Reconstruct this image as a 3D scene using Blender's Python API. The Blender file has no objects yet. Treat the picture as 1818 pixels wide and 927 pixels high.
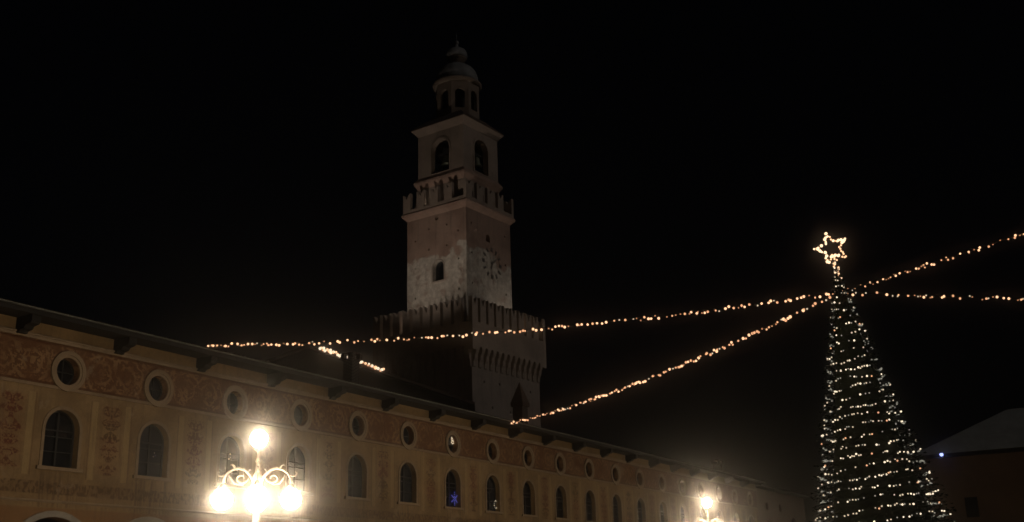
import bpy, bmesh, math, random
from mathutils import Vector, Matrix
random.seed(7)
PI = math.pi
sc = bpy.context.scene
col = sc.collection

# ------------------------------------------------------------------ camera
camd = bpy.data.cameras.new('camera')
cam = bpy.data.objects.new('camera', camd)
col.objects.link(cam)
camd.sensor_fit = 'HORIZONTAL'
camd.sensor_width = 36.0
camd.lens = 38.536
camd.clip_start = 0.1
camd.clip_end = 2000.0
pit, rol = math.radians(17.146), math.radians(-1.6095)
_f = Vector((0, math.cos(pit), math.sin(pit)))
_u0 = Vector((0, -math.sin(pit), math.cos(pit)))
_r0 = Vector((1, 0, 0))
_r = math.cos(rol) * _r0 + math.sin(rol) * _u0
_u = -math.sin(rol) * _r0 + math.cos(rol) * _u0
M = Matrix((( _r.x, _u.x, -_f.x, 0), (_r.y, _u.y, -_f.y, 0), (_r.z, _u.z, -_f.z, 1.6), (0, 0, 0, 1)))
cam.matrix_world = M
sc.camera = cam

# ------------------------------------------------------------------ world, moon, exposure
w = bpy.data.worlds.new('World'); sc.world = w; w.use_nodes = True
nt = w.node_tree
bg = nt.nodes['Background']
sky = nt.nodes.new('ShaderNodeTexSky'); sky.sky_type = 'NISHITA'; sky.sun_disc = False; sky.dust_density = 7.0; sky.ozone_density = 0.0; sky.air_density = 0.4
MOON_EL, MOON_AZ = math.radians(26), math.radians(118)      # azimuth clockwise from +Y, where the light comes from
sky.sun_elevation = MOON_EL; sky.sun_rotation = MOON_AZ
nt.links.new(sky.outputs[0], bg.inputs['Color'])
bg.inputs['Strength'].default_value = 0.0005
sl = bpy.data.lights.new('moon', 'SUN'); sl.energy = 0.235; sl.angle = math.radians(6); sl.color = (1.0, 0.92, 0.85)
moon = bpy.data.objects.new('moon', sl); col.objects.link(moon)
_d = Vector((math.sin(MOON_AZ) * math.cos(MOON_EL), math.cos(MOON_AZ) * math.cos(MOON_EL), math.sin(MOON_EL)))
moon.rotation_euler = _d.to_track_quat('Z', 'Y').to_euler()
moon.location = (60, -40, 50)
sc.view_settings.view_transform = 'Standard'
sc.view_settings.look = 'None'
sc.view_settings.exposure = 0.0
sc.view_settings.gamma = 1.0
sc.view_settings.use_curve_mapping = False
sc.cycles.use_denoising = True
sc.cycles.max_bounces = 5
sc.cycles.diffuse_bounces = 3
sc.cycles.volume_bounces = 0
sc.cycles.sample_clamp_indirect = 1.5

LAMP_L = 150.0          # radiance of a lamp globe
HAZE = 0.0036

# ------------------------------------------------------------------ node helpers
class NT:
    def __init__(s, name):
        s.m = bpy.data.materials.new(name); s.m.use_nodes = True
        s.t = s.m.node_tree; s.b = s.t.nodes['Principled BSDF']
    def node(s, typ, **k):
        n = s.t.nodes.new(typ)
        for a, v in k.items(): setattr(n, a, v)
        return n
    def link(s, a, b): s.t.links.new(a, b)
    def val(s, n, sock, v):
        if hasattr(v, 'is_output') or isinstance(v, bpy.types.NodeSocket): s.link(v, n.inputs[sock])
        else: n.inputs[sock].default_value = v
    def math(s, op, a, b=0.0, c=0.0, clamp=False):
        n = s.node('ShaderNodeMath', operation=op, use_clamp=clamp)
        s.val(n, 0, a); s.val(n, 1, b); s.val(n, 2, c)
        return n.outputs[0]
    def step(s, x, lo, hi):
        n = s.node('ShaderNodeMapRange', interpolation_type='SMOOTHSTEP')
        s.val(n, 'Value', x); s.val(n, 'From Min', lo); s.val(n, 'From Max', hi)
        return n.outputs[0]
    def band(s, x, a, b, e=0.02):
        return s.math('MULTIPLY', s.step(x, a - e, a + e), s.math('SUBTRACT', 1.0, s.step(x, b - e, b + e)))
    def mix(s, f, a, b):
        n = s.node('ShaderNodeMix', data_type='RGBA')
        s.val(n, 0, f); s.val(n, 6, a); s.val(n, 7, b)
        return n.outputs[2]
    def noise(s, vec, scale, detail=3.0, rough=0.5, dist=0.0):
        n = s.node('ShaderNodeTexNoise')
        if vec is not None: s.link(vec, n.inputs['Vector'])
        n.inputs['Scale'].default_value = scale; n.inputs['Detail'].default_value = detail
        n.inputs['Roughness'].default_value = rough; n.inputs['Distortion'].default_value = dist
        return n.outputs['Fac']
    def xyz(s, x, y, z):
        n = s.node('ShaderNodeCombineXYZ'); s.val(n, 0, x); s.val(n, 1, y); s.val(n, 2, z); return n.outputs[0]
    def bump(s, h, strength=0.3, dist=0.02):
        n = s.node('ShaderNodeBump'); n.inputs['Strength'].default_value = strength; n.inputs['Distance'].default_value = dist
        s.link(h, n.inputs['Height']); s.link(n.outputs[0], s.b.inputs['Normal'])

def c4(c): return (c[0], c[1], c[2], 1.0)

def simple(name, c, c2=None, scale=3.0, rough=0.85, metal=0.0, bump=0.25, bscale=None, coords='Object'):
    s = NT(name)
    tc = s.node('ShaderNodeTexCoord')
    v = tc.outputs[coords]
    if c2 is None: c2 = tuple(x * 0.65 for x in c)
    n1 = s.noise(v, scale, 5.0, 0.6)
    n2 = s.noise(v, scale * 0.23, 3.0)
    f = s.step(s.math('ADD', s.math('MULTIPLY', n1, 0.5), s.math('MULTIPLY', n2, 0.5)), 0.36, 0.64)
    s.link(s.mix(f, c4(c2), c4(c)), s.b.inputs['Base Color'])
    s.b.inputs['Roughness'].default_value = rough
    s.b.inputs['Metallic'].default_value = metal
    if bump: s.bump(s.noise(v, bscale or scale * 6, 4.0), bump, 0.02)
    return s.m

def emit(name, c, strength, base=(0.6, 0.5, 0.4)):
    s = NT(name)
    s.b.inputs['Base Color'].default_value = c4(base)
    s.b.inputs['Emission Color'].default_value = c4(c)
    s.b.inputs['Emission Strength'].default_value = strength
    s.b.inputs['Roughness'].default_value = 0.4
    return s.m

def glass(name, c=(0.012, 0.013, 0.015), rough=0.06):
    s = NT(name)
    tc = s.node('ShaderNodeTexCoord')
    s.b.inputs['Base Color'].default_value = c4(c)
    s.b.inputs['Roughness'].default_value = rough
    s.b.inputs['Specular IOR Level'].default_value = 0.6
    s.bump(s.noise(tc.outputs['Object'], 2.5, 2.0), 0.12, 0.03)
    return s.m

# ------------------------------------------------------------------ mesh helpers
class MB:
    def __init__(s): s.v = []; s.f = []; s.sm = []
    def add(s, vs, fs, T=None, smooth=False):
        o = len(s.v)
        for p in vs:
            p = Vector(p)
            s.v.append(T @ p if T is not None else p)
        for f in fs: s.f.append(tuple(o + i for i in f)); s.sm.append(smooth)
        return s
    def box(s, x0, x1, y0, y1, z0, z1, T=None):
        vs = [(x0,y0,z0),(x1,y0,z0),(x1,y1,z0),(x0,y1,z0),(x0,y0,z1),(x1,y0,z1),(x1,y1,z1),(x0,y1,z1)]
        return s.add(vs, [(0,3,2,1),(4,5,6,7),(0,1,5,4),(1,2,6,5),(2,3,7,6),(3,0,4,7)], T)
    def frustum(s, b, z0, t, z1, T=None):       # square half sizes b -> t
        vs = [(-b,-b,z0),(b,-b,z0),(b,b,z0),(-b,b,z0),(-t,-t,z1),(t,-t,z1),(t,t,z1),(-t,t,z1)]
        return s.add(vs, [(0,3,2,1),(4,5,6,7),(0,1,5,4),(1,2,6,5),(2,3,7,6),(3,0,4,7)], T)
    def prism(s, prof, x0, x1, axis='x', T=None):   # prof in the plane across the axis
        n = len(prof); vs = []
        for x in (x0, x1):
            for a, b in prof:
                vs.append((x, a, b) if axis == 'x' else ((a, x, b) if axis == 'y' else (a, b, x)))
        fs = [tuple(range(n))[::-1], tuple(range(n, 2 * n))]
        for i in range(n): fs.append((i, (i + 1) % n, n + (i + 1) % n, n + i))
        return s.add(vs, fs, T)
    def lathe(s, prof, seg=16, T=None, smooth=True, a0=0.0):
        vs = []; fs = []
        for r, z in prof:
            for k in range(seg):
                a = a0 + 2 * PI * k / seg
                vs.append((r * math.cos(a), r * math.sin(a), z))
        for j in range(len(prof) - 1):
            for k in range(seg):
                k2 = (k + 1) % seg
                fs.append((j*seg+k, j*seg+k2, (j+1)*seg+k2, (j+1)*seg+k))
        fs.append(tuple(range(seg))[::-1]); fs.append(tuple(range((len(prof)-1)*seg, len(prof)*seg)))
        return s.add(vs, fs, T, smooth)
    def tube(s, pts, r, seg=6, T=None, closed=False):
        pts = [Vector(p) for p in pts]; n = len(pts); vs = []; fs = []
        rr = r if isinstance(r, (list, tuple)) else [r] * n
        up = Vector((0.123, 0.31, 0.94)).normalized()
        for i, p in enumerate(pts):
            a = pts[(i - 1) % n] if closed else pts[max(i - 1, 0)]
            b = pts[(i + 1) % n] if closed else pts[min(i + 1, n - 1)]
            t = (b - a).normalized()
            x = t.cross(up)
            if x.length < 1e-3: x = t.cross(Vector((1, 0, 0)))
            x.normalize(); y = t.cross(x)
            for k in range(seg):
                an = 2 * PI * k / seg
                vs.append(p + rr[i] * (math.cos(an) * x + math.sin(an) * y))
        m = n if closed else n - 1
        for i in range(m):
            j = (i + 1) % n
            for k in range(seg):
                k2 = (k + 1) % seg
                fs.append((i*seg+k, i*seg+k2, j*seg+k2, j*seg+k))
        if not closed:
            fs.append(tuple(range(seg))[::-1]); fs.append(tuple(range((n-1)*seg, n*seg)))
        return s.add(vs, fs, T, True)
    def sphere(s, c, r, seg=10, rings=6, T=None):
        prof = [(max(r * math.sin(PI * j / rings), r * 0.02), -r * math.cos(PI * j / rings)) for j in range(rings + 1)]
        TT = Matrix.Translation(Vector(c))
        if T is not None: TT = T @ TT
        return s.lathe(prof, seg, TT)
    def bm(s, bm, T=None):
        bm.verts.ensure_lookup_table(); bm.verts.index_update()
        return s.add([v.co.copy() for v in bm.verts], [tuple(v.index for v in f.verts) for f in bm.faces], T)
    def mesh(s, name):
        me = bpy.data.meshes.new(name)
        me.from_pydata([tuple(v) for v in s.v], [], s.f)
        me.polygons.foreach_set('use_smooth', s.sm)
        b = bmesh.new(); b.from_mesh(me); bmesh.ops.recalc_face_normals(b, faces=b.faces); b.to_mesh(me); b.free()
        me.update()
        return me
    def build(s, name, m, parent=None, loc=None, rotz=None):
        me = s.mesh(name); me.materials.append(m)
        return link(name, me, parent, loc, rotz)

def link(name, me, parent=None, loc=None, rotz=None):
    o = bpy.data.objects.new(name, me); col.objects.link(o)
    if parent is not None: o.parent = parent
    if loc is not None: o.location = loc
    if rotz is not None: o.rotation_euler = (0, 0, rotz)
    return o

def tag(o, label, cat, group=None):
    o['label'] = label; o['category'] = cat
    if group: o['group'] = group
    return o
def empty(name, loc=(0,0,0), rotz=0.0, parent=None):
    o = bpy.data.objects.new(name, None); col.objects.link(o); o.location = loc; o.rotation_euler = (0,0,rotz)
    o.empty_display_size = 0.3
    if parent: o.parent = parent
    return o
def copy_tree(o, parent=None):
    c = o.copy(); col.objects.link(c)
    if parent is not None: c.parent = parent
    for ch in list(o.children): copy_tree(ch, c)
    return c

def panel(loops, depth):
    """wall sheet in the XZ plane at y=0 (outside is -y); first loop is the outline, the others openings with reveals"""
    bm = bmesh.new(); edges = []
    allv = []
    for lp in loops:
        vs = [bm.verts.new((x, 0, z)) for x, z in lp]; allv.append(vs)
        for i in range(len(vs)): edges.append(bm.edges.new((vs[i], vs[(i + 1) % len(vs)])))
    bmesh.ops.triangle_fill(bm, use_beauty=True, use_dissolve=False, edges=edges, normal=(0, -1, 0))
    for vs in allv[1:]:
        iv = [bm.verts.new((v.co.x, depth, v.co.z)) for v in vs]
        for i in range(len(vs)):
            j = (i + 1) % len(vs)
            bm.faces.new((vs[i], vs[j], iv[j], iv[i]))
    return bm
def arch_loop(cx, z0, zs, r, seg=14):
    """round-headed opening: sill z0, springing zs, radius r"""
    return [(cx - r, z0), (cx + r, z0)] + [(cx + r * math.cos(PI * k / seg), zs + r * math.sin(PI * k / seg)) for k in range(seg + 1)]
def circ_loop(cx, cz, r, seg=24):
    return [(cx + r * math.cos(2 * PI * k / seg), cz + r * math.sin(2 * PI * k / seg)) for k in range(seg)]
def rect(x0, x1, z0, z1): return [(x0, z0), (x1, z0), (x1, z1), (x0, z1)]
def fill(loop, y):
    return [(x, y, z) for x, z in loop], [tuple(range(len(loop)))]
def strip(mb, inner, outer, y0, y1, T=None):
    """moulding: closed band between two loops of equal length, front at y0 (outside), back at y1"""
    n = len(inner); vs = []
    for lp, y in ((inner, y0), (outer, y0), (outer, y1), (inner, y1)): vs += [(x, y, z) for x, z in lp]
    fs = []
    for i in range(n):
        j = (i + 1) % n
        for a in range(4):
            b = (a + 1) % 4
            fs.append((a*n+i, a*n+j, b*n+j, b*n+i))
    mb.add(vs, fs, T)

# ------------------------------------------------------------------ materials
PAL_ROT = math.radians(60.168)
S0 = 24.3905
def fresco_material(name, ochre, ochre2, red):
    s = NT(name)
    tc = s.node('ShaderNodeTexCoord'); sep = s.node('ShaderNodeSeparateXYZ'); s.link(tc.outputs['Object'], sep.inputs[0])
    x, y, z = sep.outputs
    geo = s.node('ShaderNodeNewGeometry'); dt = s.node('ShaderNodeVectorMath', operation='DOT_PRODUCT')
    s.link(geo.outputs['Position'], dt.inputs[0]); dt.inputs[1].default_value = (math.cos(PAL_ROT), math.sin(PAL_ROT), 0)
    along = dt.outputs['Value']                      # metres along the front, so the painting runs on from bay to bay
    off = s.math('SUBTRACT', along, x)
    cell = s.math('MULTIPLY', s.math('FLOOR', s.math('MULTIPLY', s.math('SUBTRACT', along, S0), 0.25)), 7.31)
    ax = s.math('ABSOLUTE', x)
    pv = s.xyz(s.math('ADD', x, off), y, z)
    big = s.noise(pv, 0.55, 4.0, 0.6); fine = s.noise(pv, 5.0, 5.0, 0.65)
    plaster = s.mix(s.step(s.math('ADD', s.math('MULTIPLY', big, 0.7), s.math('MULTIPLY', fine, 0.3)), 0.38, 0.62), c4(ochre2), c4(ochre))
    # frieze with painted scrolls and roundels
    frz = s.band(z, 8.93, 10.34)
    d = s.math('SQRT', s.math('ADD', s.math('POWER', s.math('SUBTRACT', ax, 1.42), 2.0), s.math('POWER', s.math('SUBTRACT', z, 9.62), 2.0)))
    wob = s.math('MULTIPLY', s.math('SUBTRACT', s.noise(pv, 3.2, 3.0), 0.5), 0.45)
    dd = s.math('ADD', d, wob)
    rings = s.step(s.math('SINE', s.math('MULTIPLY', dd, 21.0)), 0.25, 0.75)
    leaf = s.step(s.noise(pv, 6.5, 3.0, 0.5, 1.4), 0.52, 0.6)
    motif = s.math('MULTIPLY', s.math('MAXIMUM', s.math('MULTIPLY', rings, 0.9), leaf), 0.68)
    worn = s.step(s.noise(pv, 1.3, 4.0), 0.35, 0.6)
    fr_col = s.mix(s.math('MULTIPLY', motif, worn), c4(red), c4((0.34, 0.215, 0.11)))
    c = s.mix(frz, plaster, fr_col)
    # dark rim lines of the frieze
    for zz in (8.93, 10.34):
        c = s.mix(s.math('MULTIPLY', s.band(z, zz - 0.07, zz + 0.07, 0.01), 0.75), c, c4((0.085, 0.035, 0.018)))
    # painted candelabra panels between the windows
    u = s.math('SUBTRACT', 2.0, ax)
    ins = s.math('MULTIPLY', s.math('SUBTRACT', 1.0, s.step(u, 0.53, 0.55)), s.band(z, 6.1, 8.5, 0.02))
    cv = s.xyz(s.math('ADD', u, cell), 0.0, z)
    ph = s.math('ADD', z, s.math('MULTIPLY', s.noise(s.xyz(cell, 0.0, z), 1.3, 1.0), 0.9))
    wid = s.math('ADD', 0.07, s.math('MULTIPLY', s.math('ABSOLUTE', s.math('SINE', s.math('MULTIPLY', ph, 6.6))), 0.36))
    cand = s.step(s.noise(cv, 7.5, 3.0, 0.6, 1.2), 0.45, 0.54)
    cand = s.math('MULTIPLY', cand, s.math('SUBTRACT', 1.0, s.step(u, s.math('SUBTRACT', wid, 0.06), s.math('ADD', wid, 0.03))))
    tint = s.step(s.noise(s.xyz(cell, 0.0, s.math('MULTIPLY', z, 0.4)), 1.7, 1.0), 0.4, 0.6)
    c = s.mix(s.math('MULTIPLY', ins, 0.12), c, s.mix(tint, c4((0.24, 0.16, 0.06)), c4((0.25, 0.10, 0.05))))
    c = s.mix(s.math('MULTIPLY', s.math('MULTIPLY', ins, cand), 0.92), c, s.mix(tint, c4((0.085, 0.05, 0.024)), c4((0.12, 0.04, 0.026))))
    pil = s.math('MULTIPLY', s.band(u, 0.60, 0.84, 0.015), s.band(z, 5.9, 8.6, 0.02))
    c = s.mix(s.math('MULTIPLY', pil, 0.35), c, c4((0.42, 0.31, 0.15)))
    pl2 = s.math('MULTIPLY', s.band(u, 0.87, 0.91, 0.01), s.band(z, 5.9, 8.6, 0.02))
    c = s.mix(s.math('MULTIPLY', pl2, 0.5), c, c4((0.11, 0.06, 0.03)))
    # painted pseudo-dentils under the windows
    bd = s.band(z, 5.32, 5.72, 0.02)
    dv = s.xyz(s.math('ADD', x, off), 0.0, s.math('MULTIPLY', z, 0.55))
    dent = s.step(s.noise(dv, 9.0, 2.0, 0.5), 0.47, 0.55)
    c = s.mix(s.math('MULTIPLY', bd, s.math('ADD', 0.18, s.math('MULTIPLY', dent, 0.55))), c, c4((0.075, 0.038, 0.022)))
    c = s.mix(s.math('MULTIPLY', s.band(z, 0.0, 4.88, 0.03), s.math('ADD', 0.2, s.math('MULTIPLY', fine, 0.6))), c, c4((0.20, 0.085, 0.032)))
    # runs below the sills, patched plaster, rain streaks and grime
    sv_ = s.noise(s.xyz(s.math('MULTIPLY', along, 7.0), 0.0, s.math('MULTIPLY', z, 0.35)), 1.2, 3.0, 0.6)
    sill = s.math('MULTIPLY', s.math('MULTIPLY', s.band(z, 4.9, 6.1, 0.06), s.math('SUBTRACT', 1.0, s.step(ax, 0.7, 1.0))), s.step(sv_, 0.46, 0.62))
    c = s.mix(s.math('MULTIPLY', sill, 0.6), c, c4((0.085, 0.055, 0.035)))
    patch = s.step(s.noise(pv, 0.8, 5.0, 0.7, 0.6), 0.60, 0.63)
    c = s.mix(s.math('MULTIPLY', patch, 0.45), c, c4((0.30, 0.23, 0.15)))
    st = s.noise(s.xyz(s.math('MULTIPLY', s.math('ADD', x, off), 3.0), y, s.math('MULTIPLY', z, 0.25)), 1.4, 4.0, 0.65)
    c = s.mix(s.math('MULTIPLY', s.step(st, 0.5, 0.72), 0.4), c, c4((0.085, 0.055, 0.034)))
    s.link(c, s.b.inputs['Base Color'])
    s.b.inputs['Roughness'].default_value = 0.93
    s.b.inputs['Specular IOR Level'].default_value = 0.15
    s.bump(s.math('ADD', fine, s.math('MULTIPLY', big, 2.0)), 0.35, 0.02)
    return s.m

m_fresco = fresco_material('fresco_plaster', (0.28, 0.190, 0.098), (0.185, 0.124, 0.064), (0.125, 0.060, 0.030))
m_stone = simple('pale_stone', (0.27, 0.195, 0.12), (0.20, 0.142, 0.085), 4.0, 0.85)
m_stone2 = simple('grey_stone', (0.32, 0.29, 0.25), (0.22, 0.20, 0.17), 4.0, 0.85)
m_timber = simple('dark_timber', (0.014, 0.011, 0.009), (0.008, 0.0065, 0.005), 6.0, 0.85)
m_gutter = simple('zinc_gutter', (0.15, 0.16, 0.15), (0.09, 0.095, 0.09), 5.0, 0.6, 0.3)
m_tile = simple('roof_tile', (0.10, 0.06, 0.042), (0.055, 0.036, 0.028), 5.0, 0.95)
m_glass = glass('window_glass')
m_glass_blue = glass('window_glass_bluish', (0.022, 0.024, 0.03), 0.12)
m_casement = simple('casement_paint', (0.012, 0.010, 0.009), None, 8.0, 0.7)
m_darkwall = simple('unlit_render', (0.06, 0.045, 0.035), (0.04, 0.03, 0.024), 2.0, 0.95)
m_brownwall = simple('brown_render', (0.20, 0.13, 0.085), (0.14, 0.09, 0.06), 1.5, 0.95)
m_greyroof = simple('pale_slate', (0.42, 0.44, 0.44), (0.28, 0.30, 0.30), 3.0, 0.7)
m_paving = simple('cobble_paving', (0.20, 0.18, 0.16), (0.11, 0.10, 0.09), 5.0, 0.9, coords='Object')
m_ground = simple('dark_ground', (0.09, 0.085, 0.08), None, 1.0, 0.95)
m_iron = simple('cream_iron', (0.30, 0.26, 0.21), (0.22, 0.19, 0.15), 8.0, 0.5, 0.0)
m_black = simple('black_iron', (0.02, 0.02, 0.02), None, 8.0, 0.5, 0.5)
m_wire = simple('green_wire', (0.015, 0.02, 0.014), None, 8.0, 0.6, bump=0)
m_globe = emit('lit_opal_globe', (1.0, 0.765, 0.50), LAMP_L, (0.8, 0.8, 0.78))
m_bronze = simple('bell_bronze', (0.16, 0.15, 0.11), (0.09, 0.11, 0.08), 6.0, 0.5, 0.7)
m_dome = simple('lead_dome', (0.19, 0.19, 0.19), (0.07, 0.07, 0.07), 1.2, 0.7)
m_bark = simple('bark', (0.08, 0.055, 0.04), None, 6.0, 0.95)

def brick_material(name, a, b, plaster=None):
    s = NT(name)
    tc = s.node('ShaderNodeTexCoord'); v = tc.outputs['Object']
    sep = s.node('ShaderNodeSeparateXYZ'); s.link(v, sep.inputs[0]); x, y, z = sep.outputs
    uv = s.xyz(s.math('ADD', x, y), z, 0.0)
    br = s.node('ShaderNodeTexBrick'); s.link(uv, br.inputs['Vector'])
    br.inputs['Scale'].default_value = 1.0
    br.inputs['Brick Width'].default_value = 0.28; br.inputs['Row Height'].default_value = 0.08
    br.inputs['Mortar Size'].default_value = 0.008
    br.inputs['Color1'].default_value = c4(a); br.inputs['Color2'].default_value = c4(b)
    br.inputs['Mortar'].default_value = c4((0.30, 0.26, 0.21))
    n1 = s.noise(v, 0.45, 5.0, 0.65); n2 = s.noise(v, 2.6, 5.0, 0.6)
    c = s.mix(s.math('MULTIPLY', s.step(n1, 0.42, 0.66), 0.55), br.outputs['Color'], c4(tuple(q * 0.45 for q in a)))
    if plaster:
        zl, pa, pb = plaster
        pl = s.mix(s.step(n2, 0.38, 0.62), c4(pb), c4(pa))
        lim = s.math('ADD', s.math('MULTIPLY', s.math('SUBTRACT', s.noise(v, 0.32, 4.0, 0.6), 0.5), 7.0), zl)
        f = s.math('MULTIPLY', s.math('SUBTRACT', 1.0, s.step(s.math('SUBTRACT', z, lim), -0.12, 0.12)), s.math('SUBTRACT', 1.0, s.math('MULTIPLY', s.step(s.noise(v, 1.1, 5.0, 0.7), 0.54, 0.60), 0.75)))
        c = s.mix(f, c, pl)
    st = s.noise(s.xyz(s.math('MULTIPLY', s.math('ADD', x, y), 2.2), 0.0, s.math('MULTIPLY', z, 0.14)), 1.2, 4.0, 0.6)
    c = s.mix(s.math('MULTIPLY', s.step(st, 0.5, 0.7), 0.45), c, c4((0.10, 0.08, 0.065)))
    s.link(c, s.b.inputs['Base Color'])
    s.b.inputs['Roughness'].default_value = 0.95; s.b.inputs['Specular IOR Level'].default_value = 0.15
    s.bump(s.math('ADD', s.math('MULTIPLY', br.outputs['Fac'], -0.6), n2), 0.5, 0.03)
    return s.m
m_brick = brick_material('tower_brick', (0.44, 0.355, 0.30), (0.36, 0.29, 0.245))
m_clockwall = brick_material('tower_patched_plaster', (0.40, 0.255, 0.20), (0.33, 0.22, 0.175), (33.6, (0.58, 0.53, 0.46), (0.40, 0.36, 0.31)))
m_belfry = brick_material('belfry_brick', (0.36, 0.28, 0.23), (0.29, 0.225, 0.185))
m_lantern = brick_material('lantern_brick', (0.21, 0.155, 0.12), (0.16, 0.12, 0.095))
m_chimney = brick_material('chimney_brick', (0.03, 0.022, 0.018), (0.02, 0.015, 0.013))

# ------------------------------------------------------------------ ground
mb = MB(); mb.add([(-190,-120,0),(190,-120,0),(190,270,0),(-190,270,0)], [(0,1,2,3)])
g = mb.build('ground', m_ground); g['kind'] = 'structure'; g['label'] = 'dark town ground beyond the square'

PAL_ROT = math.radians(60.168)
PAL_BASE = Vector((-27.4674, 15.7510, 0.0))
R_pal = Matrix.Translation(PAL_BASE) @ Matrix.Rotation(PAL_ROT, 4, 'Z')
def P(s, off, z): return R_pal @ Vector((s, -off, z))       # s along the palace front, off metres out into the square

mb = MB(); mb.add([(-30,-48,0.004),(108,-48,0.004),(108,4.2,0.004),(-30,4.2,0.004)], [(0,1,2,3)])
pv = mb.build('paving', m_paving, None, PAL_BASE, PAL_ROT); pv['kind'] = 'structure'; pv['label'] = 'cobbled paving of the square'

# ------------------------------------------------------------------ the long arcaded palace
S0 = 24.3905
BAY_FIRST, BAY_LAST = -2, 18
SA, SB = S0 + 4 * BAY_FIRST - 2, S0 + 4 * BAY_LAST + 2
EAVE = 11.02
pal = empty('arcaded_palace', PAL_BASE, PAL_ROT)
tag(pal, 'long frescoed ochre palace with arched windows, round windows and dark eaves', 'building')

WIN = arch_loop(0, 6.22, 7.465, 0.685)
OCU = circ_loop(0, 9.47, 0.47)
outline = [(-2, EAVE), (-2, 2.9)] + [(-1.7, 2.9)] + [(-1.7 * math.cos(PI * k / 18), 2.9 + 1.7 * math.sin(PI * k / 18)) for k in range(1, 18)] + [(1.7, 2.9), (2, 2.9), (2, EAVE)]
bm = panel([outline, WIN, OCU], 0.38)
w_mb = MB().bm(bm); bm.free()
# thickness of the arch soffit
arc = [(-1.7 * math.cos(PI * k / 18), 2.9 + 1.7 * math.sin(PI * k / 18)) for k in range(19)]
w_mb.add([(x, 0, z) for x, z in arc] + [(x, 0.5, z) for x, z in arc], [(i, i + 1, 20 + i, 19 + i) for i in range(18)])
bay_me = w_mb.mesh('wall_bay'); bay_me.materials.append(m_fresco)

def arch_frame(r_in, r_out, z0, zs, y0, y1, seg=14):
    m = MB(); strip(m, arch_loop(0, z0, zs, r_in, seg), [(-r_out, z0 - 0.001), (r_out, z0 - 0.001)] + [(r_out * math.cos(PI * k / seg), zs + r_out * math.sin(PI * k / seg)) for k in range(seg + 1)], y0, y1)
    return m
wf = arch_frame(0.685, 0.80, 6.22, 7.465, -0.035, 0.02)
wf.box(-0.9, 0.9, -0.10, 0.02, 6.10, 6.216)
win_me = wf.mesh('window'); win_me.materials.append(m_stone)
mb = MB(); mb.add(*fill(WIN, 0.30)); pane_me = mb.mesh('pane'); pane_me.materials.append(m_glass)
pane_me2 = pane_me.copy(); pane_me2.materials.clear(); pane_me2.materials.append(m_glass_blue)
mb = arch_frame(0.61, 0.684, 6.29, 7.465, 0.235, 0.295)
mb.box(-0.035, 0.035, 0.24, 0.296, 6.29, 8.07)
for zz in (6.75, 7.25): mb.box(-0.62, 0.62, 0.245, 0.294, zz - 0.018, zz + 0.018)
mb.box(-0.62, 0.62, 0.24, 0.295, 7.44, 7.49)
case_me = mb.mesh('casement'); case_me.materials.append(m_casement)
mb = MB()
strip(mb, circ_loop(0, 9.47, 0.475), circ_loop(0, 9.47, 0.56), -0.05, 0.02)
strip(mb, circ_loop(0, 9.47, 0.561), circ_loop(0, 9.47, 0.70), -0.085, 0.02)
ocu_me = mb.mesh('round_window'); ocu_me.materials.append(m_stone)
mb = MB(); mb.add(*fill(OCU, 0.33)); opane_me = mb.mesh('pane'); opane_me.materials.append(m_glass)
opane_me2 = opane_me.copy(); opane_me2.materials.clear(); opane_me2.materials.append(m_glass_blue)
mb = MB(); mb.box(-0.02, 0.02, 0.27, 0.325, 9.0, 9.94); mb.box(-0.46, 0.46, 0.272, 0.323, 9.45, 9.49)
strip(mb, circ_loop(0, 9.47, 0.43), circ_loop(0, 9.47, 0.469), 0.26, 0.328)
obar_me = mb.mesh('glazing_bar'); obar_me.materials.append(m_casement)
# archivolt, column
mb = MB(); n_ = 18
ai = [(-1.701 * math.cos(PI * k / n_), 2.9 + 1.701 * math.sin(PI * k / n_)) for k in range(n_ + 1)]
ao = [(-1.90 * math.cos(PI * k / n_), 2.9 + 1.90 * math.sin(PI * k / n_)) for k in range(n_ + 1)]
ao = [(max(-1.985, min(1.985, x)), z) for x, z in ao]
strip(mb, ai + ai[::-1], ao + ai[::-1], -0.06, 0.02)
archi_me = mb.mesh('archivolt'); archi_me.materials.append(m_stone2)
mb = MB(); mb.lathe([(0.34,0),(0.34,0.12),(0.30,0.2),(0.26,0.26),(0.25,0.3),(0.22,2.35),(0.24,2.37),(0.22,2.43),(0.3,2.6)], 14, Matrix.Translation((0, 0.25, 0)))
mb.box(-0.34, 0.34, -0.02, 0.56, 2.6, 2.897)
col_me = mb.mesh('column'); col_me.materials.append(m_stone2)
# eaves bracket: shaped timber
prof = [(0.0, 10.42), (-0.16, 10.42), (-0.24, 10.50), (-0.42, 10.52), (-0.50, 10.62), (-0.74, 10.66), (-0.80, 10.74), (-0.80, 10.93), (0.0, 10.93)]
mb = MB(); mb.prism(prof, -0.17, 0.17); br_me = mb.mesh('bracket'); br_me.materials.append(m_timber)

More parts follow.
